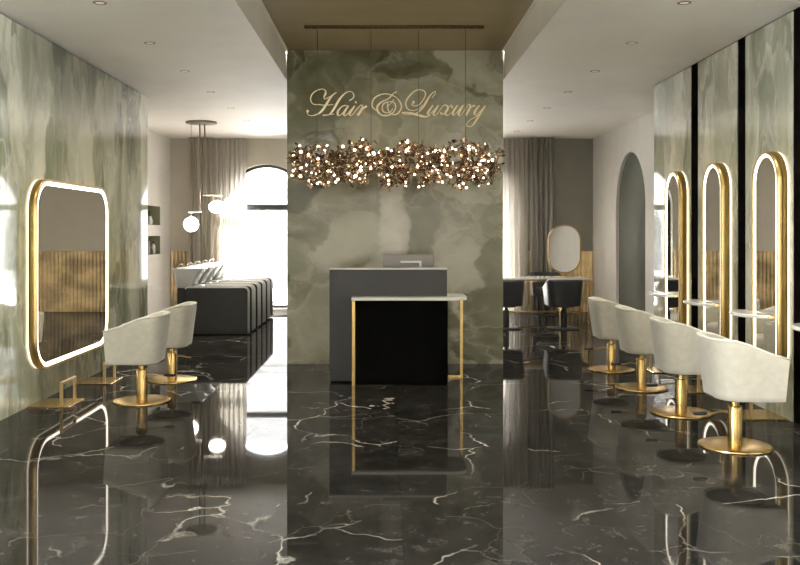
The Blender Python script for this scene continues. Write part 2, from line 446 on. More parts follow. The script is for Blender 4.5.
# ------------------------------------------------------------------ mesh helpers
class MB:
    def __init__(self):
        self.v = []
        self.f = []
        self.s = []
    def face(self, idx, smooth=False):
        self.f.append(tuple(idx))
        self.s.append(smooth)
    def add(self, verts, faces, smooth=False):
        k = len(self.v)
        self.v += [tuple(p) for p in verts]
        for f in faces:
            self.face([i + k for i in f], smooth)
    def box(self, x0, x1, y0, y1, z0, z1, bev=0.0, seg=2):
        if bev <= 0:
            vs = [(x, y, z) for z in (z0, z1) for y in (y0, y1) for x in (x0, x1)]
            self.add(vs, [(0, 2, 3, 1), (4, 5, 7, 6), (0, 1, 5, 4), (2, 6, 7, 3), (0, 4, 6, 2), (1, 3, 7, 5)])
            return
        bm = bmesh.new()
        bmesh.ops.create_cube(bm, size=1.0)
        for v in bm.verts:
            v.co = Vector(((x0 + x1) / 2 + v.co.x * (x1 - x0), (y0 + y1) / 2 + v.co.y * (y1 - y0), (z0 + z1) / 2 + v.co.z * (z1 - z0)))
        bmesh.ops.bevel(bm, geom=list(bm.edges), offset=bev, segments=seg, profile=0.5, affect='EDGES')
        self.bm(bm, seg > 2)
    def bm(self, bm, smooth=False):
        bm.verts.index_update()
        self.add([v.co[:] for v in bm.verts], [[v.index for v in f.verts] for f in bm.faces], smooth)
        bm.free()
    def rings(self, rings, smooth=True, cap0=True, cap1=True, closed=True):
        """Loft a list of equally long point loops."""
        k = len(self.v)
        n = len(rings[0])
        for r in rings:
            self.v += [tuple(p) for p in r]
        for i in range(len(rings) - 1):
            for j in range(n if closed else n - 1):
                a = k + i * n + j
                b = k + i * n + (j + 1) % n
                self.face((a, b, b + n, a + n), smooth)
        if cap0:
            self.face([k + j for j in range(n)][::-1])
        if cap1:
            e = k + (len(rings) - 1) * n
            self.face([e + j for j in range(n)])
    def lathe(self, prof, c=(0, 0, 0), n=32, smooth=True, caps=True, sx=1.0, sy=1.0):
        rs = []
        for r, z in prof:
            rs.append([(c[0] + sx * r * math.cos(2 * PI * j / n), c[1] + sy * r * math.sin(2 * PI * j / n), c[2] + z) for j in range(n)])
        self.rings(rs, smooth, caps, caps)
    def cyl(self, r, z0, z1, c=(0, 0, 0), n=32, bev=0.0):
        if bev:
            self.lathe([(r - bev, z0), (r, z0 + bev), (r, z1 - bev), (r - bev, z1)], c, n, True)
        else:
            self.lathe([(r, z0), (r, z1)], c, n, True)
    def tube(self, pts, r, n=10, closed=False, smooth=True):
        pts = [Vector(p) for p in pts]
        m = len(pts)
        rad = r if isinstance(r, (list, tuple)) else [r] * m
        rs = []
        up = None
        for i in range(m):
            if closed:
                t = pts[(i + 1) % m] - pts[i - 1]
            else:
                t = pts[min(i + 1, m - 1)] - pts[max(i - 1, 0)]
            if t.length < 1e-9:
                t = Vector((0, 0, 1))
            t.normalize()
            if up is None:
                up = Vector((0, 0, 1)) if abs(t.z) < 0.9 else Vector((1, 0, 0))
            a = t.cross(up)
            if a.length < 1e-6:
                a = t.cross(Vector((0, 1, 0)))
            a.normalize()
            b = a.cross(t).normalized()
            up = b
            rs.append([pts[i] + rad[i] * (a * math.cos(2 * PI * j / n) + b * math.sin(2 * PI * j / n)) for j in range(n)])
        if closed:
            rs.append(rs[0])
            self.rings(rs, smooth, False, False)
        else:
            self.rings(rs, smooth)
    def bars(self, pts, w, d, nrm):
        """square section bar along a closed flat loop is made with ring(); open straight bar here"""
    def prism(self, outline, axis, a, b, smooth=False):
        """Extrude a 2-D outline along an axis ('x','y','z')."""
        def P(u, v, w):
            return {'x': (w, u, v), 'y': (u, w, v), 'z': (u, v, w)}[axis]
        self.rings([[P(u, v, a) for u, v in outline], [P(u, v, b) for u, v in outline]], smooth)
    def ring(self, outer, inner, y0, y1, smooth=True):
        """A flat frame in the x-z plane between two outlines of equal length, thick from y0 to y1."""
        n = len(outer)
        k = len(self.v)
        for y in (y0, y1):
            self.v += [(u, y, v) for u, v in outer]
            self.v += [(u, y, v) for u, v in inner]
        for j in range(n):
            j2 = (j + 1) % n
            o0, o1, i0, i1 = k + j, k + j2, k + n + j, k + n + j2
            O0, O1, I0, I1 = o0 + 2 * n, o1 + 2 * n, i0 + 2 * n, i1 + 2 * n
            self.face((o0, o1, i1, i0))
            self.face((O0, I0, I1, O1))
            self.face((o0, O0, O1, o1), smooth)
            self.face((i0, i1, I1, I0), smooth)
    def sphere(self, c, r, n=12, sz=1.0, sx=1.0, sy=1.0):
        prof = [(max(1e-4, r * math.sin(PI * i / n)), -r * sz * math.cos(PI * i / n)) for i in range(n + 1)]
        self.lathe(prof, c, n * 2, True, False, sx, sy)
    def obj(self, name, mat, parent=None, loc=None):
        me = bpy.data.meshes.new(name)
        me.from_pydata(self.v, [], self.f)
        me.polygons.foreach_set('use_smooth', self.s)
        bm = bmesh.new()
        bm.from_mesh(me)
        bmesh.ops.recalc_face_normals(bm, faces=bm.faces)
        bm.to_mesh(me)
        bm.free()
        me.update()
        me.materials.append(mat)
        o = bpy.data.objects.new(name, me)
        COL.objects.link(o)
        if parent:
            o.parent = parent
        if loc:
            o.location = loc
        return o

def auto_smooth(o, ang=40):
    me = o.data
    me.polygons.foreach_set('use_smooth', [True] * len(me.polygons))
    bm = bmesh.new()
    bm.from_mesh(me)
    for e in bm.edges:
        if len(e.link_faces) == 2 and e.calc_face_angle(0) > R(ang):
            e.smooth = False
    bm.to_mesh(me)
    bm.free()
    return o

def thing(name, label, cat, loc=(0, 0, 0), rotz=0.0, group=None):
    o = bpy.data.objects.new(name, None)
    o.empty_display_size = 0.1
    COL.objects.link(o)
    o.location = loc
    o.rotation_euler = (0, 0, rotz)
    o['label'] = label
    o['category'] = cat
    if group:
        o['group'] = group
    return o

def tag(o, label, cat, group=None):
    o['label'] = label
    o['category'] = cat
    if group:
        o['group'] = group
    return o

def struct(o):
    o['kind'] = 'structure'
    return o

def dup(root, loc, rotz, label):
    r = root.copy()
    COL.objects.link(r)
    r.location = loc
    r.rotation_euler = (0, 0, rotz)
    r['label'] = label
    for ch in list(root.children):
        c = ch.copy()
        COL.objects.link(c)
        c.parent = r
        for g in ch.children:
            d = g.copy()
            COL.objects.link(d)
            d.parent = c
    return r

def catmull(pts, per=8, closed=False):
    out = []
    n = len(pts)
    for i in range(n if closed else n - 1):
        if closed:
            p0, p1, p2, p3 = pts[i - 1], pts[i], pts[(i + 1) % n], pts[(i + 2) % n]
        else:
            p0, p1, p2, p3 = pts[max(i - 1, 0)], pts[i], pts[i + 1], pts[min(i + 2, n - 1)]
        for k in range(per):
            t = k / per
            out.append(tuple(0.5 * (2 * b + (c - a) * t + (2 * a - 5 * b + 4 * c - d) * t * t + (3 * b - a - 3 * c + d) * t ** 3)
                             for a, b, c, d in zip(p0, p1, p2, p3)))
    if not closed:
        out.append(tuple(pts[-1]))
    return out

def rrect(w, h, r, z0=0.0, n=10):
    pts = []
    for cx, cz, a0 in ((w / 2 - r, z0 + h - r, 0), (-w / 2 + r, z0 + h - r, 90), (-w / 2 + r, z0 + r, 180), (w / 2 - r, z0 + r, 270)):
        for k in range(n + 1):
            a = R(a0 + 90.0 * k / n)
            pts.append((cx + r * math.cos(a), cz + r * math.sin(a)))
    return pts

def plate(mb, u0, u1, z0, z1, holes, t0, t1, axis):
    """A wall with arched or square holes. holes: (ua, ub, zsill, zspring, arched). axis 'x': the wall runs along y, t is x; axis 'y': runs along x."""
    def P(u, t, z):
        return (t, u, z) if axis == 'x' else (u, t, z)
    def quad(a, b, c, d):
        mb.add([a, b, c, d], [(0, 1, 2, 3)])
    def solid(ua, ub, za, zb):
        for t in (t0, t1):
            quad(P(ua, t, za[0]), P(ub, t, za[1]), P(ub, t, zb[1]), P(ua, t, zb[0]))
    cur = u0
    for ua, ub, zs, zp, arched in sorted(holes):
        solid(cur, ua, (z0, z0), (z1, z1))
        n = 40 if arched else 1
        c, r = (ua + ub) / 2, (ub - ua) / 2
        if arched:
            us = [c - r * math.cos(PI * k / n) for k in range(n + 1)]
            zh = [zp + math.sqrt(max(0, r * r - (u - c) ** 2)) for u in us]
        else:
            us, zh = [ua, ub], [zp, zp]
        for k in range(n):
            solid(us[k], us[k + 1], (zh[k], zh[k + 1]), (z1, z1))
            quad(P(us[k], t0, zh[k]), P(us[k + 1], t0, zh[k + 1]), P(us[k + 1], t1, zh[k + 1]), P(us[k], t1, zh[k]))
        if zs > z0:
            solid(ua, ub, (z0, z0), (zs, zs))
            quad(P(ua, t0, zs), P(ub, t0, zs), P(ub, t1, zs), P(ua, t1, zs))
        for u in (ua, ub):
            quad(P(u, t0, zs), P(u, t1, zs), P(u, t1, zp), P(u, t0, zp))
        cur = ub
    solid(cur, u1, (z0, z0), (z1, z1))
    for z in (z0, z1):
        quad(P(u0, t0, z), P(u1, t0, z), P(u1, t1, z), P(u0, t1, z))
    for u in (u0, u1):
        quad(P(u, t0, z0), P(u, t1, z0), P(u, t1, z1), P(u, t0, z1))

# ------------------------------------------------------------------ the room
YB, YF = 17.4, -4.0            # far wall, wall behind the viewpoint
H, HR = 3.34, 3.66             # side ceiling, raised middle ceiling
XL, XR = -3.14, 3.30           # onyx wall faces
XLB, XRB = -4.15, 4.02         # white walls further back
SL, SR = -1.165, 1.40          # edges of the raised middle

b = MB(); b.box(-4.6, 4.6, YF - 0.2, YB + 0.35, -0.12, 0.0); struct(b.obj('floor', M['floor']))
b = MB()
b.box(-4.6, SL, YF - 0.2, YB + 0.35, H, H + 0.5)
b.box(SR, 4.6, YF - 0.2, YB + 0.35, H, H + 0.5)
b.box(SL, SR, 10.6, YB + 0.35, H, H + 0.5)
ce = struct(b.obj('ceiling', M['ceiling']))
# the raised middle with softly coved sides
b = MB()
rr = 0.03
EP = 0.006
prof = [(SL + EP, H + 0.0)]
prof += [(SL + EP + rr - rr * math.cos(R(a)), HR - rr + rr * math.sin(R(a))) for a in range(0, 91, 10)]
prof += [(SR - EP - rr + rr * math.sin(R(a)), HR - rr + rr * math.cos(R(a))) for a in range(0, 91, 10)]
prof += [(SR - EP, H + 0.0)]
k0 = prof[1:11]; k1 = prof[11:21]
b.rings([[(u, YF, v) for u, v in prof[:11]], [(u, 10.5, v) for u, v in prof[:11]]], True, False, False, False)
b.rings([[(u, YF, v) for u, v in prof[11:]], [(u, 10.5, v) for u, v in prof[11:]]], True, False, False, False)
struct(b.obj('trim_1', M['ceiling']))
b = MB(); b.box(SL + rr - 0.005, SR - rr + 0.005, YF, 10.5, HR, HR + 0.18); struct(b.obj('ceiling_center', M['recess']))

b = MB(); b.box(XLB - 0.3, XL, 2.6, 11.9, 0, H - 0.015); struct(b.obj('wall_left', M['onyx_side']))
b = MB(); b.box(XL - 0.06, XL - 0.02, 2.6, 11.9, H - 0.015, H); struct(b.obj('trim_2', M['frame_black']))  # black strip set in for the shade of the gap under the ceiling
b = MB(); b.box(XR + 0.012, XRB + 0.3, 2.6, 11.04, 0, H); struct(b.obj('wall_right', M['black_gap']))
for i, (y0, y1) in enumerate(((9.72, 11.04), (8.44, 9.49), (7.29, 8.24), (6.05, 7.05), (4.6, 5.85), (3.2, 4.4))):
    b = MB(); b.box(XR, XR + 0.012, y0, y1, 0, H - 0.012, 0.002, 1)
    struct(b.obj('trim_%d' % (3 + i), M['onyx_right']))
b = MB(); b.box(-4.6, 4.6, YF - 0.2, YF, 0, HR); struct(b.obj('wall_front', M['beige']))

for i, (sx, xw) in enumerate(((-1, XL), (1, XR))):  # side windows added out of view to light the chairs and ceiling
    b = MB()
    x0, x1 = sorted((xw, xw + 0.3 * sx))
    b.box(x0, x1, YF, 2.6, 0, 0.35); b.box(x0, x1, YF, 2.6, 2.95, H); b.box(x0, x1, YF, -3.4, 0.35, 2.95); b.box(x0, x1, 2.45, 2.6, 0.35, 2.95)
    struct(b.obj('wall_%s_street' % ('left' if sx < 0 else 'right'), M['white_paint']))
    w = bpy.data.objects.new('window_%d' % (i + 3), None)  # added light opening, invented for its daylight
    COL.objects.link(w); w.location = (xw + 0.12 * sx, 0, 0); w['kind'] = 'structure'
    b = MB()
    for y in (-3.37, -1.45, 0.5, 2.42): b.box(-0.03, 0.03, y - 0.03, y + 0.03, 0.35, 2.95)
    for z in (0.38, 2.92): b.box(-0.03, 0.03, -3.4, 2.45, z - 0.03, z + 0.03)
    b.obj('window_frame', M['frame_black'], w)
    b = MB(); b.box(-0.005, 0.005, -3.4, 2.45, 0.36, 2.94); b.obj('pane', M['glass'], w)

# feature wall between the aisles
b = MB(); b.box(-1.143, 1.377, 10.5, 10.82, 0, HR); struct(b.obj('wall_center', M['onyx_feature']))

# white walls behind: niches on the left, arched recess on the right
b = MB()
plate(b, 11.9, YB, 0, H, [(15.25, 16.62, 1.66, 2.01, False)], XLB, XLB - 0.32, 'x')
wl = struct(b.obj('wall_left_rear', M['white_paint']))
b = MB()
# second niche is cut in the same strip: build the strip anew with both holes stacked
wl_me = wl.data
COL.objects.unlink(wl); bpy.data.objects.remove(wl)
def bx(b, y0, y1, z0, z1): b.box(XLB - 0.32, XLB, y0, y1, z0, z1)
bx(b, 11.9, 15.25, 0, H); bx(b, 16.62, YB, 0, H)
bx(b, 15.25, 16.62, 0, 1.135); bx(b, 15.25, 16.62, 1.47, 1.665); bx(b, 15.25, 16.62, 2.01, H)
struct(b.obj('wall_left_rear', M['white_paint']))
b = MB()
for z0, z1 in ((1.135, 1.47), (1.665, 2.01)):
    b.box(XLB - 0.22, XLB - 0.20, 15.25, 16.62, z0, z1)
    b.box(XLB - 0.20, XLB - 0.004, 15.25, 15.256, z0, z1); b.box(XLB - 0.20, XLB - 0.004, 16.614, 16.62, z0, z1)
    b.box(XLB - 0.20, XLB - 0.004, 15.256, 16.614, z0, z0 + 0.006); b.box(XLB - 0.20, XLB - 0.004, 15.256, 16.614, z1 - 0.006, z1)
struct(b.obj('trim_9', M['niche']))
b = MB()
plate(b, 11.04, YB, 0, H, [(13.9, 15.66, 0.0, 1.97, True)], XRB, XRB + 0.07, 'x')
struct(b.obj('wall_right_rear', M['white_paint']))
b = MB(); b.box(XRB + 0.05, XRB + 0.3, 13.6, 16.0, 0, 3.0); struct(b.obj('door_1', M['arch_paint']))

# far wall with two arched windows
WR, WS, WZ = 0.83, 0.06, 2.02
def far_holes(a, c):
    return [(x - WR, x + WR, WS, WZ, True) for x in WX if a < x < c]
b = MB(); plate(b, -4.6, 2.62, 0, H, far_holes(-4.6, 2.62), YB, YB + 0.32, 'y'); struct(b.obj('wall_back', M['beige']))
b = MB(); plate(b, 2.62, 4.6, 0, H, [], YB, YB + 0.32, 'y'); struct(b.obj('wall_back_right', M['olive_paint']))

def arch_outline(r, zs, zp, n=36):
    pts = [(r, zs)] + [(r * math.cos(PI * k / n), zp + r * math.sin(PI * k / n)) for k in range(n + 1)] + [(-r, zs)]
    return pts
for i, x in enumerate(WX):
    w = bpy.data.objects.new('window_%d' % (i + 1), None)
    COL.objects.link(w); w.location = (x, YB + 0.16, 0); w['kind'] = 'structure'
    b = MB(); b.ring(arch_outline(WR, WS, WZ), arch_outline(WR - 0.055, WS + 0.06, WZ), -0.04, 0.04)
    b.obj('window_frame', M['frame_black'], w)
    b = MB(); b.box(-WR + 0.05, WR - 0.05, -0.045, 0.045, WZ - 0.055, WZ + 0.055); b.obj('transom', M['frame_black'], w)
    b = MB()
    o = arch_outline(WR - 0.05, WS + 0.05, WZ)
    b.rings([[(u, -0.006, v) for u, v in o], [(u, 0.006, v) for u, v in o]], False)
    b.obj('pane', M['glass'], w)

# gold fluted wainscot along the far wall
for i, (x0, x1) in enumerate(((-4.15, -3.16), (-1.44, 0.84), (2.56, 4.02))):
    b = MB()
    n = int((x1 - x0) / 0.072)
    st = (x1 - x0) / n
    prof = []
    for k in range(n):
        c = x0 + st * (k + 0.5)
        for a in range(0, 181, 30):
            prof.append((c - st * 0.46 * math.cos(R(a)), YB - 0.008 - 0.036 * math.sin(R(a))))
    prof = [(x0, YB)] + prof + [(x1, YB)]
    b.prism(prof, 'z', 0.0, 1.17, False)
    struct(auto_smooth(b.obj('trim_%d' % (10 + i), M['flute']), 50))

# ------------------------------------------------------------------ outside the windows
b = MB(); b.box(-16, 16, YB + 0.4, YB + 16, -0.5, -0.35)
struct(b.obj('ground', M['street']))
bd = thing('building', 'pale stone building with arched windows across the street', 'building', (0, YB + 13, -0.35))
b = MB(); b.box(-16, 16, 0, 3, 0, 6.0); b.obj('wall', M['facade'], bd)
for k in range(-4, 5):
    for zf in (0.6,):
        b = MB()
        o = [(u + k * 2.6 + 0.6, v) for u, v in arch_outline(0.75, zf, zf + 1.5, 16)]
        b.rings([[(u, -0.03, v) for u, v in o], [(u, 0.02, v) for u, v in o]], False)
        b.obj('window', M['facade_dark'], bd)
b = MB(); b.box(-16, 16, -0.25, 0.0, 3.55, 3.8); b.box(-16, 16, -0.15, 0.0, 3.35, 3.55); b.obj('cornice', M['facade'], bd)
rl = thing('railing', 'grey metal railing outside the left arched window', 'railing', (WX[0], YB + 0.75, 0))
b = MB()
b.tube([(-1.6, 0, 0.42), (1.6, 0, 0.42)], 0.02); b.obj('rail', M['rail'], rl)
b = MB(); b.tube([(-1.6, 0, 0.12), (1.6, 0, 0.12)], 0.015); b.obj('rail', M['rail'], rl)
for x in (-1.55, -0.8, 0.0, 0.8, 1.55):
    b = MB(); b.tube([(x, 0, -0.36), (x, 0, 0.42)], 0.015); b.obj('post', M['rail'], rl)
b = MB(); b.box(-1.7, 1.7, -0.15, 0.15, -0.36, 0.04); b.obj('kerb', M['street'], rl)

# ------------------------------------------------------------------ curtains
def curtain(name, label, x0, x1, y, mat, folds, amp, seed, group=None):
    rnd = random.Random(seed)
    n = folds * 14
    ph = rnd.random() * 6
    b = MB()
    rows = [0.012, 0.5, 1.2, 2.0, 2.8, H - 0.005]
    rs = []
    for z in rows:
        row = []
        for k in range(n + 1):
            t = k / n
            w = math.sin(2 * PI * folds * t + ph + 0.6 * math.sin(5 * t + ph))
            w2 = 0.35 * math.sin(2 * PI * folds * 2.3 * t + 1.3 * ph)
            fl = 0.75 + 0.25 * (1 - z / H)
            row.append(((x0 + (x1 - x0) * t) + 0.012 * math.sin(3 * z + 9 * t), y + amp * fl * (w + w2), z))
        rs.append(row)
    b.rings(rs, True, False, False, False)
    o = b.obj(name, mat)
    return tag(o, label, 'curtain', group)
curtain('curtain', 'opaque beige full-length drape in the left corner by the pendant lamp', -3.74, -3.26, 17.10, M['drape'], 6, 0.055, 4)
curtain('sheer_curtain', 'sheer pale voile curtain half covering the left arched window', -3.26, -2.66, 17.24, M['sheer'], 6, 0.045, 7)
curtain('sheer_curtain', 'sheer pale voile curtain just right of the green stone wall', 2.05, 2.74, 17.24, M['sheer'], 6, 0.045, 9)
curtain('curtain', 'opaque grey-beige drape behind the oval vanity mirror', 2.76, 3.22, 17.10, M['drape_grey'], 5, 0.055, 12)

# ------------------------------------------------------------------ wall mirrors
def ring_mirror(t, outl, depth=0.10, spacer=0.0, led=0.03):
    """outl(t) gives the outline inset by t. The mirror stands out from the wall at local y = 0 towards -y."""
    b = MB(); b.ring(outl(0.003), outl(0.03), -0.016, -0.002); b.obj('backlight', M['led_back'], t)
    if spacer:
        b = MB(); b.ring(outl(0.0), outl(0.022), -spacer, -0.016); b.obj('back_frame', M['spacer'], t)
        b = MB(); b.ring(outl(-0.004), outl(0.02), -spacer - 0.007, -spacer); b.obj('light_line', M['led_back'], t)
    b = MB(); b.ring(outl(0.0), outl(0.022), -depth, -(spacer + 0.007 if spacer else 0.016)); f = b.obj('frame', M['gold_frame'], t)
    b = MB(); b.ring(outl(0.022), outl(0.022 + led), -depth + 0.008, -depth + 0.03); b.obj('light_strip', M['led'], t)
    b = MB()
    o = outl(0.022 + led)
    b.rings([[(u, -depth + 0.014, v) for u, v in o], [(u, -0.03, v) for u, v in o]], False)
    b.obj('mirror_glass', M['mirror'], t)

t = thing('wall_mirror', 'large square backlit gold mirror with rounded corners on the left wall', 'mirror', (XL, 8.93, 0), R(90))
ring_mirror(t, lambda k: rrect(2.09 - 2 * k, 1.72 - 2 * k, 0.29 - k, 0.30 + k, 10), 0.085, led=0.034)

MIRR = (10.05, 8.83, 7.60, 6.40)
lab = ('tall pill-shaped backlit gold mirror farthest back on the right wall',
       'tall pill-shaped backlit gold mirror second from the back on the right wall',
       'tall pill-shaped backlit gold mirror nearest the camera on the right wall',
       'tall pill-shaped mirror mostly out of frame beyond the right picture edge')
for i, y in enumerate(MIRR):
    if i == 0:
        pm = thing('wall_mirror', lab[0], 'mirror', (XR, y, 0), R(-90), 'pill mirrors on the right wall')
        ring_mirror(pm, lambda k: rrect(0.52 - 2 * k, 1.91 - 2 * k, 0.2599 - k, 0.31 + k, 14), led=0.024)
    elif i < 3:
        dup(pm, (XR, y, 0), R(-90), lab[i])

# half-round console shelves under the pill mirrors, fixed to the wall
slab = ('white half-round shelf at the farthest pill mirror', 'white half-round shelf at the second pill mirror from the back',
        'white half-round shelf at the nearest pill mirror', 'white shelf cut off by the right picture edge')
def half_disc(r, n=20):
    return [(r * math.cos(PI + PI * k / n), r * math.sin(PI + PI * k / n)) for k in range(n + 1)]
for i, y in enumerate((10.2, 8.97, 7.75, 6.55)):
    if i == 0:
        sh = thing('console_shelf', slab[0], 'shelf', (XR, y, 0.82), R(-90), 'half-round shelves on the right wall')
        b = MB()
        o1 = half_disc(0.29); o2 = half_disc(0.30)
        yo = -0.105
        def S(o, z): return [(u, v * 0.66 + yo, z) for u, v in o]
        b.rings([S(o1, 0.0), S(o2, 0.006), S(o2, 0.024), S(o1, 0.03)], False)
        b.obj('shelf_top', M['white_stone'], sh)
        b = MB(); b.box(-0.31, -0.27, -0.125, 0.0, 0.004, 0.026); b.obj('bracket', M['gold_soft'], sh)
        b = MB(); b.box(0.27, 0.31, -0.125, 0.0, 0.004, 0.026); b.obj('bracket', M['gold_soft'], sh)
    else:
        dup(sh, (XR, y, 0.82), R(-90), slab[i])

# ------------------------------------------------------------------ footrests
def make_footrest(label, group, loc, rot):
    t = thing('footrest', label, 'footrest', loc, rot, group)
    # local: wall at y=0, room towards -y
    b = MB(); b.box(-0.20, 0.20, -0.38, -0.004, 0.0, 0.012, 0.003, 1); b.obj('base_plate', M['gold'], t)
    for x in (-0.17, 0.17):
        b = MB(); b.box(x - 0.012, x + 0.012, -0.312, -0.288, 0.012, 0.20); b.obj('post', M['gold_soft'], t)
    b = MB(); b.box(-0.182, 0.182, -0.312, -0.288, 0.20, 0.222, 0.003, 1); b.obj('foot_bar', M['gold_soft'], t)
    return t
fl = make_footrest('gold floor footrest under the left mirror, nearer the camera', 'gold footrests', (XL, 8.07, 0), R(90))
dup(fl, (XL, 9.28, 0), R(90), 'gold floor footrest under the left mirror, farther back beside the cream chairs')
for y, l in ((7.55, 'gold footrest on the right, behind the nearest cream chair'),
             (8.78, 'gold footrest on the right, beyond the second cream chair from the front'),
             (10.0, 'gold footrest on the right, beyond the third cream chair from the front')):
    dup(fl, (XR, y, 0), R(-90), l)

# ------------------------------------------------------------------ barrel chairs
def u_outline(ax, by, xb, xf, n=44):
    """Open U: from the front end of one arm round the back to the other. ax not used; by half width, xb back, xf front."""
    pts = []
    e = 3.0
    x0 = xb + (xf - xb) * 0.5
    pts.append((xf, -by))
    pts.append(((xf + x0) / 2, -by))
    for k in range(n + 1):
        a = -PI / 2 - PI * k / n
        ca, sa = math.cos(a), math.sin(a)
        px = abs(ca) ** (2 / e) * (-1 if ca < 0 else 1)
        py = abs(sa) ** (2 / e) * (-1 if sa < 0 else 1)
        pts.append((x0 + (x0 - xb) * px, by * py))
    pts.append(((xf + x0) / 2, by))
    pts.append((xf, by))
    return pts

def barrel_shell(back_h, front_h, bot, flare, half, xb, xf, th):
    """Tub shell: the U outline lofted from bottom to top with thickness and a rounded rim."""
    b = MB()
    def top_z(x):
        s = min(1, max(0, (x - xb - 0.12) / (xf - xb - 0.12)))
        s = s * s * (3 - 2 * s) * 0.55 + s * 0.45
        return back_h + (front_h - back_h) * s
    def level(f, inset):
        # f: 0 bottom .. 1 top
        g = flare * (1 - f)
        o = u_outline(0, half - g * 0.6 - inset, xb + g + inset, xf - 0.25 * g - (0.0 if inset == 0 else 0.0))
        return [(x, y, bot + (top_z(x) - bot) * f) for x, y in o]
    prof = [(0.0, th * 0.9, 0), (0.0, 0.006, 0), (0.015, 0.0, 0), (0.1, 0.0, 0), (0.2, 0.0, 0), (0.35, 0.0, 0), (0.5, 0.0, 0), (0.65, 0.0, 0), (0.8, 0.0, 0), (0.9, 0.0, 0),
            (0.965, 0.004, 0), (0.992, 0.014, 0), (1.0, th * 0.5, 0), (0.992, th - 0.014, 0), (0.965, th - 0.004, 0), (0.9, th, 0), (0.3, th, 0), (0.0, th, 0)]
    rs = [level(f, i) for f, i, _ in prof]
    b.rings(rs, True, False, False, False)
    # close the two arm fronts
    n = len(rs[0])
    k = 0
    for j in (0, n - 1):
        b.add([r[j] for r in rs], [list(range(len(rs)))[::(1 if j else -1)]])
    return b, level, top_z

def make_barrel_chair(name, label, group, fabric, pipe, metal, disc, half=0.30, lever=True):
    t = thing(name, label, 'chair', (0, 0, 0), 0, group)
    xb, xf, th = -0.24, 0.262, 0.065
    b, level, top_z = barrel_shell(0.79, 0.665, 0.365, 0.055, half, xb, xf, th)
    auto_smooth(b.obj('backrest', fabric, t), 50)
    # seat pad
    b = MB()
    def so(s, z, yw=0.0):
        pts = []
        n = 40
        for k in range(n):
            a = 2 * PI * k / n
            e = 3.4
            px = abs(math.cos(a)) ** (2 / e) * (1 if math.cos(a) >= 0 else -1)
            py = abs(math.sin(a)) ** (2 / e) * (1 if math.sin(a) >= 0 else -1)
            pts.append((0.052 + px * 0.212 * s, py * (half - 0.052) * s, z))
        return pts
    b.rings([so(0.94, 0.372), so(0.985, 0.385), so(0.985, 0.475), so(0.95, 0.50), so(0.8, 0.515), so(0.4, 0.522)], True)
    b.obj('seat', fabric, t)
    if pipe:
        b = MB()
        lv = level(1.0, th * 0.2)
        # pale tube along the top edge, standing in for the bright rim light
        b.tube([(x, y, z + 0.001) for x, y, z in level(1.0, 0.009)], 0.0075, 6)
        n = len(lv)
        idx = [j for j in range(n)]
        b.obj('piping', pipe, t)
    b = MB(); b.lathe([(0.03, 0.335), (0.15, 0.345), (0.20, 0.366), (0.20, 0.374)], n=32); b.obj('seat_plate', M['under'], t)
    b = MB()
    b.lathe([(0.050, 0.014), (0.050, 0.285), (0.046, 0.292), (0.030, 0.293), (0.028, 0.34)], n=32)
    auto_smooth(b.obj('post', metal, t), 40)
    b = MB()
    b.lathe([(0.05, 0.0), (0.252, 0.0), (0.256, 0.004), (0.254, 0.012), (0.240, 0.017), (0.06, 0.020), (0.02, 0.020)], n=64)
    auto_smooth(b.obj('base', disc, t), 40)
    if lever:
        b = MB()
        b.tube(catmull([(-0.045, 0.0, 0.245), (-0.10, 0.005, 0.25), (-0.16, 0.0, 0.238), (-0.22, 0.0, 0.235)], 5), 0.007, 8)
        lv = b.obj('foot_lever', M['gold_soft'], t)
        b = MB()
        b.tube([(-0.20, 0.0, 0.236), (-0.21, 0.0, 0.236), (-0.29, 0.0, 0.236), (-0.30, 0.0, 0.236)], [0.008, 0.013, 0.013, 0.008], 10)
        b.obj('grip', M['black_grip'], lv)
    return t

G1 = 'cream styling chairs in the salon'
ch = make_barrel_chair('styling_chair', 'cream velvet barrel chair nearest the camera on the right', G1, M['cream'], M['piping'], M['gold'], M['gold'])
ch.location = (2.515, 6.47, 0)
for (x, y, rz, l) in ((2.52, 7.66, 0, 'second cream velvet barrel chair from the front in the right row'),
                      (2.53, 8.88, 0, 'third cream velvet barrel chair from the front in the right row'),
                      (2.53, 10.06, 0, 'farthest cream velvet barrel chair in the right row'),
                      (-2.215, 8.20, 180, 'nearer cream velvet barrel chair facing the left mirror'),
                      (-2.215, 9.37, 180, 'farther cream velvet barrel chair on the left, partly behind another')):
    dup(ch, (x, y, 0), R(rz), l)

# ------------------------------------------------------------------ reception desk
dk = thing('reception_desk', 'graphite black reception desk with low white-topped side table', 'desk', (0, 9.2, 0))
b = MB(); b.box(-0.567, 0.634, 0.0, 0.05, 0.015, 1.155, 0.004, 1); b.obj('front_panel', M['graphite'], dk)
b = MB(); b.box(-0.572, 0.639, -0.004, 0.22, 1.155, 1.172, 0.003, 1); b.obj('counter_top', M['steel'], dk)
b = MB(); b.box(-0.567, -0.53, 0.05, 0.65, 0.015, 1.155); b.obj('side_panel', M['graphite'], dk)
b = MB(); b.box(0.597, 0.634, 0.05, 0.65, 0.015, 1.155); b.obj('side_panel', M['graphite'], dk)
b = MB(); b.box(-0.53, 0.597, 0.05, 0.65, 0.73, 0.76); b.obj('worktop', M['white_stone'], dk)
b = MB(); b.box(-0.55, 0.62, 0.01, 0.60, 0.0, 0.015); b.obj('plinth', M['black_panel'], dk)
b = MB(); b.box(-0.312, 0.632, -0.14, -0.002, 0.012, 0.855, 0.002, 1); b.obj('modesty_panel', M['black_panel'], dk)
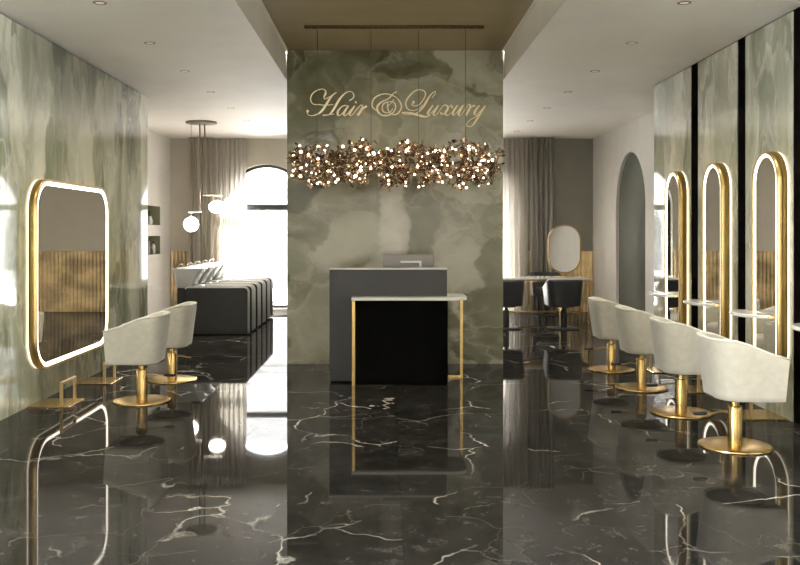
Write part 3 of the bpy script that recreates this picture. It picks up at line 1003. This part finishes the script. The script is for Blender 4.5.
# L-shaped white stone top with a rounded front corner
top = [(-0.335, -0.205), (0.70, -0.205)] + [(0.70 + 0.13 * math.sin(R(a)), -0.075 - 0.13 * math.cos(R(a))) for a in range(10, 91, 10)]
top += [(0.83, 0.38), (0.642, 0.38), (0.642, -0.002), (-0.335, -0.002)]
b = MB(); b.prism(top, 'z', 0.855, 0.885); b.obj('table_top', M['white_stone'], dk)
b = MB(); b.box(-0.330, -0.300, -0.195, -0.165, 0.0, 0.855); b.obj('leg', M['gold'], dk)
b = MB(); b.box(0.795, 0.825, 0.33, 0.36, 0.0, 0.855); b.obj('leg', M['gold'], dk)
b = MB(); b.box(0.640, 0.795, 0.335, 0.36, 0.0, 0.022); b.obj('foot_rail', M['gold'], dk)

mo = thing('monitor', 'grey computer monitor seen from behind above the reception desk', 'monitor', (0.25, 9.52, 0.76))
b = MB(); b.box(-0.27, 0.27, -0.012, 0.018, 0.12, 0.545, 0.008, 2); b.obj('housing', M['mauve'], mo)
b = MB(); b.box(-0.255, 0.255, 0.0185, 0.021, 0.135, 0.53); b.obj('screen', M['screen'], mo)
b = MB()
b.box(-0.09, 0.135, -0.05, -0.012, 0.455, 0.478, 0.004, 1)
b.box(0.11, 0.135, -0.052, -0.03, 0.02, 0.478, 0.004, 1)
b.obj('stand', M['ceramic'], mo)
b = MB(); b.box(-0.12, 0.16, -0.10, 0.10, 0.0, 0.014, 0.004, 1); b.obj('foot', M['ceramic'], mo)
b = MB(); b.box(0.0, 0.018, -0.03, -0.012, 0.37, 0.395, 0.003, 1); b.obj('port', M['ceramic'], mo)

# ------------------------------------------------------------------ chandelier
cd = thing('chandelier', 'long branching bronze chandelier with glowing bulbs over the reception desk', 'chandelier', (0.105, 9.26, 0))
b = MB(); b.box(-0.935, 0.915, -0.03, 0.03, HR - 0.012, HR, 0.002, 1); b.box(-0.935, 0.915, -0.016, 0.016, HR - 0.03, HR - 0.012, 0.002, 1)
b.obj('ceiling_rail', M['bronze'], cd)
for px in (317.4, 371.0, 418.7, 465.6):
    x = (px - 385) / 900 * 9.26 - 0.105
    b = MB(); b.tube([(x, 0, 2.25), (x, 0, HR - 0.04)], 0.003, 6); b.obj('cable', M['bronze'], cd)
rnd = random.Random(11)
b = MB(); b.tube([(-0.92, 0, 2.25), (0.92, 0, 2.25)], 0.008, 8); b.obj('stem', M['bronze'], cd)
tips = []
tw = MB()
lf = MB()
def inside(p):
    k = 0.86 + 0.2 * math.sin(p.x * 9.0 + 1.0) * math.sin(p.x * 3.7)
    return abs(p.x) < 1.10 and (p.y / 0.27) ** 2 + ((p.z - 2.225) / (0.28 * k)) ** 2 < 1.0
def twig(p, d, length, r, depth):
    pts = [p.copy()]
    seg = 4
    for k in range(seg):
        d = (d + Vector((rnd.gauss(0, .45), rnd.gauss(0, .45), rnd.gauss(0, .45)))).normalized()
        q = pts[-1] + d * (length / seg)
        if not inside(q):
            d = (Vector((q.x * 0.9, 0, 2.24)) - q).normalized() * 0.7 + Vector((rnd.uniform(-1, 1), rnd.uniform(-.5, .5), rnd.uniform(-.5, .5)))
            d.normalize()
            q = pts[-1] + d * (length / seg)
        pts.append(q)
        if rnd.random() < 0.72:
            s = rnd.uniform(0.010, 0.026)
            a = Vector((rnd.gauss(0, 1), rnd.gauss(0, 1), rnd.gauss(0, 1))).normalized()
            bb = a.cross(d)
            if bb.length > 0.05:
                bb.normalize()
                c = q + a * s
                th = a.cross(bb) * 0.0016
                o = [c + a * s * math.cos(w) * 1.3 + bb * s * math.sin(w) * 0.85 for w in [2 * PI * i / 7 for i in range(7)]]
                lf.rings([[v + th for v in o], [v - th for v in o]], False)
        if depth and rnd.random() < 0.6:
            dd = (d + Vector((rnd.gauss(0, .9), rnd.gauss(0, .9), rnd.gauss(0, .9)))).normalized()
            twig(q, dd, length * 0.55, r * 0.8, depth - 1)
    tw.tube(pts, [r * (1 - 0.5 * i / seg) for i in range(seg + 1)], 5)
    tips.append(pts[-1])
for k in range(74):
    x = -0.98 + 1.96 * (k + rnd.random()) / 74
    ang = rnd.uniform(0, 2 * PI)
    d = Vector((rnd.uniform(-0.8, 0.8), math.cos(ang) * 0.8, math.sin(ang))).normalized()
    twig(Vector((x, 0, 2.25)), d, rnd.uniform(0.26, 0.42), 0.0075, 2)
o = tw.obj('twigs', M['bronze'], cd); o['kind'] = 'stuff'
o = lf.obj('leaves', M['bronze_leaf'], cd); o['kind'] = 'stuff'
rnd.shuffle(tips)
sel = []
for p in tips:
    if all((p - q).length > 0.055 for q in sel):
        sel.append(p)
sel = sel[:170]
sel.sort(key=lambda q: q.y)
near, rest = sel[:100], sel[100:]
bs = MB(); bs.sphere((0, 0, 0), 0.013, 7)
proto = bs.obj('bulb', M['bulb'], cd, near[0])
for p in near[1:]:
    c = proto.copy(); COL.objects.link(c); c.parent = cd; c.location = p
    s = rnd.uniform(0.5, 1.2); c.scale = (s, s, s)
b = MB()
for p in rest:
    b.sphere(p, 0.012, 5)
o = b.obj('bulbs', M['bulb'], cd); o['kind'] = 'stuff'

# ------------------------------------------------------------------ the gold script on the feature wall
sg = thing('wall_sign', 'gold script lettering Hair & Luxury on the green stone wall', 'sign', (0, 10.5, 0))
def ribbon(mb, pts, ox, oy, sc, y0=-0.030, y1=-0.012):
    """pts: (x, y, width) in the units of an enlarged view; swept to a flat gold stroke of varying width."""
    P = []
    for x, y, w in catmull(pts, 7):
        px, py = ox + x / sc, oy + y / sc
        P.append(((px - 385) / 900 * 10.48, 1.54 + (232 - py) / 900 * 10.48, max(0.4, w) / 900 * 10.48))
    L, Rr = [], []
    n = len(P)
    for i in range(n):
        a, c = P[max(0, i - 1)], P[min(n - 1, i + 1)]
        dx, dz = c[0] - a[0], c[1] - a[1]
        l = math.hypot(dx, dz) or 1
        nx, nz = -dz / l, dx / l
        w = P[i][2] / 2
        L.append((P[i][0] + nx * w, P[i][1] + nz * w))
        Rr.append((P[i][0] - nx * w, P[i][1] - nz * w))
    rs = [[(L[i][0], y0 + 0.08 * P[i][2], L[i][1]), (P[i][0], y0, P[i][1]), (Rr[i][0], y0 + 0.08 * P[i][2], Rr[i][1]), (Rr[i][0], y1, Rr[i][1]), (L[i][0], y1, L[i][1])] for i in range(n)]
    mb.rings(rs, False)
def dot(mb, x, y, r, ox, oy, sc):
    px, py = ox + x / sc, oy + y / sc
    c = ((px - 385) / 900 * 10.48, 1.54 + (232 - py) / 900 * 10.48)
    rr = r / sc / 900 * 10.48
    o = [(c[0] + rr * math.cos(2 * PI * k / 14), c[1] + rr * math.sin(2 * PI * k / 14)) for k in range(14)]
    mb.rings([[(u, -0.030, v) for u, v in o], [(u, -0.012, v) for u, v in o]], False)
V1 = (304, 84, 16.0); V2 = (334, 94, 20.0); V3 = (368, 86, 16.62); V4 = (400, 84, 15.7); V5 = (424, 94, 20.0); V6 = (450, 94, 15.69)
T, K, B = 0.7, 1.3, 2.1        # hairline, medium, bold in image pixels
glyphs = [
    (V1, [[(240, 330, T), (150, 322, T), (108, 265, 1.0), (115, 190, 1.0), (165, 128, T), (240, 90, T), (305, 82, T), (345, 112, K), (342, 160, B), (320, 205, K), (335, 240, T), (390, 215, T), (450, 180, T), (515, 135, T)],
          [(520, 135, T), (450, 185, K), (370, 300, B), (300, 410, B), (230, 475, K), (140, 505, T), (75, 498, T), (48, 455, T)],
          [(725, 265, K), (780, 230, 1.0), (797, 180, K), (765, 128, T), (700, 125, T), (620, 180, K), (550, 270, B), (480, 390, B), (420, 475, K), (370, 498, T), (310, 503, K)],
          [(300, 500, K), (400, 490, T), (480, 480, T)],
          [(235, 325, T), (330, 340, T), (470, 328, T)]], [(58, 435, 20)]),
    (V2, [[(280, 245, T), (215, 228, 1.0), (140, 265, K), (78, 345, B), (75, 410, B), (110, 432, T), (180, 370, T), (260, 265, T)],
          [(290, 235, K), (215, 345, B), (192, 405, B), (215, 435, T), (270, 395, T), (330, 320, T)]], []),
    (V2, [[(415, 235, K), (335, 345, B), (308, 405, B), (335, 432, T), (390, 390, T), (450, 310, T)]], [(437, 165, 21)]),
    (V2, [[(450, 310, T), (530, 225, T), (572, 245, K), (545, 320, B), (470, 425, B)], [(545, 320, T), (590, 280, K), (655, 240, B)]], []),
    (V3, [[(140, 412, T), (80, 355, K), (68, 280, K), (110, 200, K), (190, 150, 1.0), (290, 130, 1.0), (390, 150, 1.0), (480, 200, T), (545, 290, K), (550, 370, K), (500, 450, K), (430, 475, 1.0), (360, 440, T), (330, 370, K), (325, 260, 1.0)],
          [(455, 125, T), (472, 95, T), (430, 115, T), (385, 165, K), (330, 215, 1.0), (230, 262, K), (160, 330, B), (158, 410, B), (220, 480, 1.0), (310, 490, K), (400, 455, 1.0), (455, 380, K), (450, 300, K), (410, 265, T), (340, 262, T), (265, 290, K), (235, 355, K), (250, 415, K), (300, 445, T), (370, 430, T), (412, 375, 1.0)],
          [(430, 225, 1.0), (385, 280, T), (335, 330, T)]], []),
    (V4, [[(215, 300, T), (185, 320, T), (240, 345, T), (310, 315, 1.0), (370, 240, 1.0), (400, 165, K), (380, 110, 1.0), (320, 92, T), (240, 105, 1.0), (150, 185, K), (95, 275, K), (98, 350, K), (140, 405, 1.0), (220, 415, T), (300, 385, T), (350, 330, T)],
          [(500, 220, T), (545, 165, T), (558, 125, T), (530, 125, T), (470, 185, K), (420, 265, B), (370, 350, B), (310, 420, K), (250, 460, T), (150, 475, T), (60, 465, T), (30, 448, T)],
          [(30, 448, T), (120, 448, K), (220, 470, B), (330, 500, B), (410, 513, K), (475, 488, T)]], [(212, 284, 20)]),
    (V5, [[(180, 225, K), (112, 320, B), (72, 385, B), (95, 412, T), (150, 370, T), (220, 300, T), (280, 235, T)],
          [(290, 225, K), (222, 330, B), (190, 395, B), (212, 432, T), (270, 390, T), (320, 320, T)]], []),
    (V5, [[(320, 320, T), (365, 250, T), (425, 220, 1.0), (468, 245, K), (472, 300, B), (430, 370, B), (440, 420, K), (490, 420, T), (540, 370, T)],
          [(340, 390, K), (395, 400, T), (440, 345, T), (480, 290, T), (530, 225, T), (565, 240, T)]], [(340, 385, 20), (562, 262, 20)]),
    (V5, [[(670, 225, K), (603, 320, B), (575, 390, B), (598, 425, T), (655, 370, T), (720, 290, T), (780, 230, T)],
          [(785, 225, K), (722, 330, B), (690, 398, B), (712, 432, T), (770, 380, T), (830, 300, T)]], []),
    (V6, [[(240, 240, T), (285, 170, T), (318, 172, K), (305, 230, B), (250, 335, B)], [(300, 240, T), (345, 195, K), (392, 182, B)]], []),
    (V6, [[(462, 180, K), (412, 240, B), (385, 300, B), (400, 330, T), (450, 295, T), (545, 190, T)],
          [(555, 180, K), (485, 290, B), (412, 410, B), (360, 485, K), (310, 512, T), (262, 495, T), (270, 450, T), (330, 398, T), (400, 360, T), (450, 320, T)]], []),
]
for i, (V, strokes, dots) in enumerate(glyphs):
    b = MB()
    for s in strokes:
        ribbon(b, s, *V)
    for (x, y, r) in dots:
        dot(b, x, y, r, *V)
    o = b.obj('letter' if i != 4 else 'ampersand', M['gold_sign'], sg)

# ------------------------------------------------------------------ shampoo units on the left
def make_shampoo(label):
    t = thing('shampoo_chair', label, 'shampoo chair', (-2.55, 13.66, 0), 0, 'black shampoo chairs in a row')
    # local x: -0.60 (head, wall side) .. 0.51 (foot end)
    for y in (-0.26, 0.16):
        b = MB()
        o = []
        for cx, cz, a0 in ((0.51 - 0.07, 0.71 - 0.07, 0), (-0.42 + 0.03, 0.71 - 0.03, 90)):
            for k in range(7):
                a = R(a0 + 15 * k)
                r = 0.07 if a0 == 0 else 0.03
                o.append((cx + r * math.cos(a), cz + r * math.sin(a)))
        o += [(-0.42, 0.02), (0.51, 0.02)]
        b.prism(o, 'y', y, y + 0.10)
        sp = b.obj('side_panel', M['black_leather'], t)
        b = MB()
        for yy in (y + 0.004, y + 0.096):
            b.tube([(u * 1.0 + (0.003 if u > 0 else 0), yy, v + (0.003 if v > 0.5 else 0)) for u, v in ([(0.51, 0.03)] + o[:14])], 0.011, 6)
        b.obj('piping', M['grey_piping'], sp)
    b = MB(); b.box(-0.30, 0.47, -0.158, 0.158, 0.16, 0.44, 0.03, 3); b.obj('seat', M['black_leather'], t)
    b = MB()
    b.prism([(-0.40, 0.60), (-0.32, 0.62), (-0.12, 0.42), (-0.28, 0.40)], 'y', -0.158, 0.158); b.obj('backrest', M['black_leather'], t)
    b = MB(); b.box(-0.56, -0.44, -0.20, 0.20, 0.0, 0.70, 0.01, 2); b.obj('pedestal', M['black_leather'], t)
    # basin: tapered bowl, open on top
    def rr_loop(x0, x1, hy, z, r=0.05):
        pts = []
        for cx, cy, a0 in ((x1 - r, hy - r, 0), (x0 + r, hy - r, 90), (x0 + r, -hy + r, 180), (x1 - r, -hy + r, 270)):
            for k in range(6):
                a = R(a0 + 18 * k)
                pts.append((cx + r * math.cos(a), cy + r * math.sin(a), z))
        return pts
    b = MB()
    b.rings([rr_loop(-0.56, -0.37, 0.15, 0.70), rr_loop(-0.585, -0.33, 0.18, 0.73), rr_loop(-0.62, -0.22, 0.235, 0.93), rr_loop(-0.64, -0.17, 0.25, 0.985), rr_loop(-0.635, -0.175, 0.245, 0.995),
             rr_loop(-0.60, -0.21, 0.215, 0.985), rr_loop(-0.57, -0.30, 0.17, 0.80), rr_loop(-0.53, -0.38, 0.12, 0.76, 0.04)], True)
    auto_smooth(b.obj('basin', M['ceramic'], t), 40)
    b = MB(); b.box(-0.33, -0.20, -0.12, 0.12, 0.70, 0.745, 0.015, 3); b.obj('neck_rest', M['ceramic'], t)
    b = MB(); b.tube(catmull([(-0.60, 0.10, 0.98), (-0.60, 0.10, 1.03), (-0.56, 0.10, 1.05), (-0.52, 0.10, 1.03)], 4), 0.010, 8); b.obj('tap', M['steel'], t)
    return t
sl = ('black shampoo chair with white basin at the front of the row', 'second shampoo chair from the front, next to the front one',
      'middle shampoo chair of the row of five', 'fourth shampoo chair from the front, second nearest the window',
      'rearmost shampoo chair of the row, next to the arched window')
s0 = make_shampoo(sl[0])
for i in range(1, 5):
    dup(s0, (-2.55, 13.66 + 0.60 * i, 0), 0, sl[i])

# ------------------------------------------------------------------ pendant lamp on the left
pd = thing('pendant_lamp', 'brass pendant lamp with two glowing opal globes over the shampoo chairs', 'lamp', (-3.0, 14.7, 0))
b = MB(); b.lathe([(0.02, H - 0.035), (0.25, H - 0.03), (0.255, H - 0.02), (0.25, H)], n=40); auto_smooth(b.obj('canopy', M['pewter'], pd))
for dx, z in ((-0.025, 1.86), (0.055, 2.13)):
    b = MB(); b.tube([(dx, 0, z), (dx, 0, H - 0.03)], 0.011, 10); b.obj('stem', M['pewter'], pd)
b = MB(); b.box(-0.21, 0.0, -0.05, 0.05, 1.855, 1.885, 0.004, 1); b.obj('arm_plate', M['white_stone'], pd)
b = MB(); b.box(0.03, 0.34, -0.05, 0.05, 2.125, 2.15, 0.004, 1); b.obj('arm_plate', M['white_stone'], pd)
b = MB(); b.tube([(-0.165, 0, 1.78), (-0.165, 0, 1.86)], 0.012, 8); b.tube([(-0.165, 0, 1.88), (-0.165, 0, H - 0.02)], 0.003, 5); b.obj('wire', M['pewter'], pd)
b = MB()
for dx in (0.20, 0.28): b.tube([(dx, 0, 2.03), (dx, 0, 2.13)], 0.008, 8)
b.tube([(0.24, 0, 2.15), (0.24, 0, 2.26)], 0.006, 6)
b.obj('wire', M['pewter'], pd)
b = MB(); b.sphere((-0.165, 0, 1.665), 0.12, 16); b.obj('globe', M['globe'], pd)
b = MB(); b.sphere((0.26, 0, 1.95), 0.14, 16, 0.72); b.obj('globe', M['globe'], pd)

# ------------------------------------------------------------------ niche contents
va = thing('potted_plant', 'small white vase with green leaves in the upper wall niche', 'plant', (-4.25, 16.25, 1.671))
b = MB(); b.lathe([(0.035, 0), (0.05, 0.02), (0.055, 0.08), (0.03, 0.14), (0.035, 0.155)], n=20); b.obj('vase', M['ceramic'], va)
b = MB()
r2 = random.Random(5)
for k in range(16):
    a = r2.uniform(0, 2 * PI); l = r2.uniform(0.08, 0.14); el = r2.uniform(0.3, 1.3)
    d = Vector((0.7 * math.cos(a) * math.cos(el), math.sin(a) * math.cos(el), math.sin(el)))
    s = Vector((-math.sin(a), math.cos(a), 0)) * 0.024
    p = Vector((0, 0, 0.15))
    mid, end = p + d * l * 0.55 + Vector((0, 0, 0.01)), p + d * l
    up = Vector((0, 0, 0.003))
    b.rings([[p + s * 0.2, p + up, p - s * 0.2, p - up], [mid + s, mid + up, mid - s, mid - up], [end + s * 0.1, end + up, end - s * 0.1, end - up]], True)
b.obj('foliage', M['leaf'], va)
for (y, h, r, m, nm, l) in ((15.80, 0.22, 0.032, 'ceramic', 'bottle', 'white bottle in the middle of the lower wall niche'),
                            (15.64, 0.12, 0.035, 'bottle_dark', 'jar', 'small dark jar left of the white bottle in the lower niche')):
    bo = thing(nm, l, nm, (-4.24, y + 0.68, 1.141))
    b = MB(); b.lathe([(r * 0.9, 0), (r, 0.01), (r, h * 0.68), (r * 0.4, h * 0.8), (r * 0.4, h * 0.86)], n=18); b.obj('body', M[m], bo)
    b = MB(); b.lathe([(r * 0.5, h * 0.86), (r * 0.5, h)], n=14); b.obj('cap', M['bottle_dark' if m == 'ceramic' else 'gold_soft'], bo)
bo = MB(); bo.box(-0.07, 0.07, -0.01, 0.01, 0, 0.24, 0.002, 1)
tag(bo.obj('folder', M['card'], None, (-4.28, 16.12, 1.141)), 'pale upright card at the left end of the lower wall niche', 'card')

# ------------------------------------------------------------------ make-up table at the right rear
mt = thing('vanity_table', 'long white make-up table with gold frame at the right rear', 'table', (2.4, 15.5, 0))
b = MB(); b.box(-1.0, 1.07, -0.40, 0.40, 0.735, 0.765, 0.005, 1); b.obj('table_top', M['white_stone'], mt)
b = MB(); b.box(-0.98, 1.05, -0.38, 0.38, 0.70, 0.735); b.obj('apron', M['gold_soft'], mt)
for x in (-0.96, 1.03):
    for y in (-0.36, 0.36):
        b = MB(); b.box(x - 0.015, x + 0.015, y - 0.015, y + 0.015, 0.0, 0.70); b.obj('leg', M['gold'], mt)
b = MB(); b.box(-0.945, 1.015, 0.345, 0.375, 0.12, 0.15); b.obj('foot_rail', M['gold'], mt)
b = MB(); b.box(0.60, 0.63, -0.25, 0.0, 0.0, 0.70); b.obj('leg', M['gold'], mt)
ov = thing('vanity_mirror', 'pill-shaped gold-rimmed mirror standing on the make-up table', 'mirror', (3.08, 15.45, 0.765), R(3))
b = MB()
oo = rrect(0.57, 0.83, 0.27, 0.07, 12); oi = rrect(0.53, 0.79, 0.25, 0.09, 12)
b.ring(oo, oi, -0.02, 0.02); b.obj('frame', M['gold_soft'], ov)
b = MB(); b.rings([[(u, -0.012, v) for u, v in oi], [(u, 0.012, v) for u, v in oi]], False); b.obj('mirror_glass', M['mirror'], ov)
b = MB(); b.tube([(0, 0, 0.012), (0, 0, 0.075)], 0.016, 10); b.obj('stand', M['gold_soft'], ov)
b = MB(); b.cyl(0.10, 0, 0.014, n=28, bev=0.003); b.obj('base', M['gold_soft'], ov)

dc = make_barrel_chair('vanity_chair', 'charcoal barrel chair in front of the make-up table, below the oval mirror', 'charcoal make-up chairs', M['charcoal'], None, M['black_grip'], M['black_grip'], 0.295, False)
dc.location = (2.85, 14.35, 0); dc.rotation_euler = (0, 0, R(90))
dup(dc, (1.93, 14.35, 0), R(90), 'charcoal barrel chair at the make-up table, half hidden by the green stone wall')
dup(dc, (2.98, 16.72, 0), R(-90), 'charcoal barrel chair on the far side of the make-up table')

# ------------------------------------------------------------------ ceiling downlights
G2 = 'recessed ceiling downlights'
lp = []
for (x, side) in ((-2.24, 'left'), (2.35, 'right')):
    for k in range(-5, 6):
        lp.append((x, 8.57 + 1.5 * k, side))
lp = [p for p in lp if p[1] > -2.5 and p[1] < 17]
first = None
seen = {('left', 0): 'small round downlight in the left ceiling, nearest the top edge of the photo',
        ('left', 1): 'small round downlight in the left ceiling, second from the top edge',
        ('left', 2): 'small round downlight in the left ceiling, third from the top edge',
        ('left', 3): 'small round downlight in the left ceiling, fourth from the top edge',
        ('left', 4): 'small round downlight in the left ceiling, next to the pendant lamp canopy',
        ('left', 5): 'small round downlight in the left ceiling, nearest the far curtains',
        ('right', 0): 'small round downlight in the right ceiling, nearest the top edge of the photo',
        ('right', 1): 'small round downlight in the right ceiling, second from the top edge',
        ('right', 2): 'small round downlight in the right ceiling, third from the top edge',
        ('right', 3): 'small round downlight in the right ceiling, fourth from the top edge',
        ('right', 4): 'small round downlight in the right ceiling, second nearest the far wall',
        ('right', 5): 'small round downlight in the right ceiling, nearest the far wall'}
for (x, y, side) in lp:
    i = round((y - 7.07) / 1.5)
    l = seen.get((side, i), 'small round downlight in the ceiling behind the viewpoint')
    if first is None:
        first = thing('downlight', l, 'downlight', (x, y, H), 0, G2)
        b = MB(); b.lathe([(0.048, -0.004), (0.05, -0.004), (0.055, -0.0005), (0.055, 0.0)], n=24, caps=False)
        b.lathe([(0.048, -0.004), (0.036, -0.001), (0.036, 0.0)], n=24, caps=False); b.obj('trim_ring', M['bronze'], first)
        b = MB(); b.cyl(0.036, -0.0025, -0.0005, n=20); b.obj('lens', M['lens'], first)
        r = first
    else:
        r = dup(first, (x, y, H), 0, l)
    e = 3.0
    light('downlight_beam', 'AREA', (0, 0, -0.012), (0, 0, 0), e, (1.0, 0.90, 0.76), r, shape='DISK', size=0.07, spread=R(125))
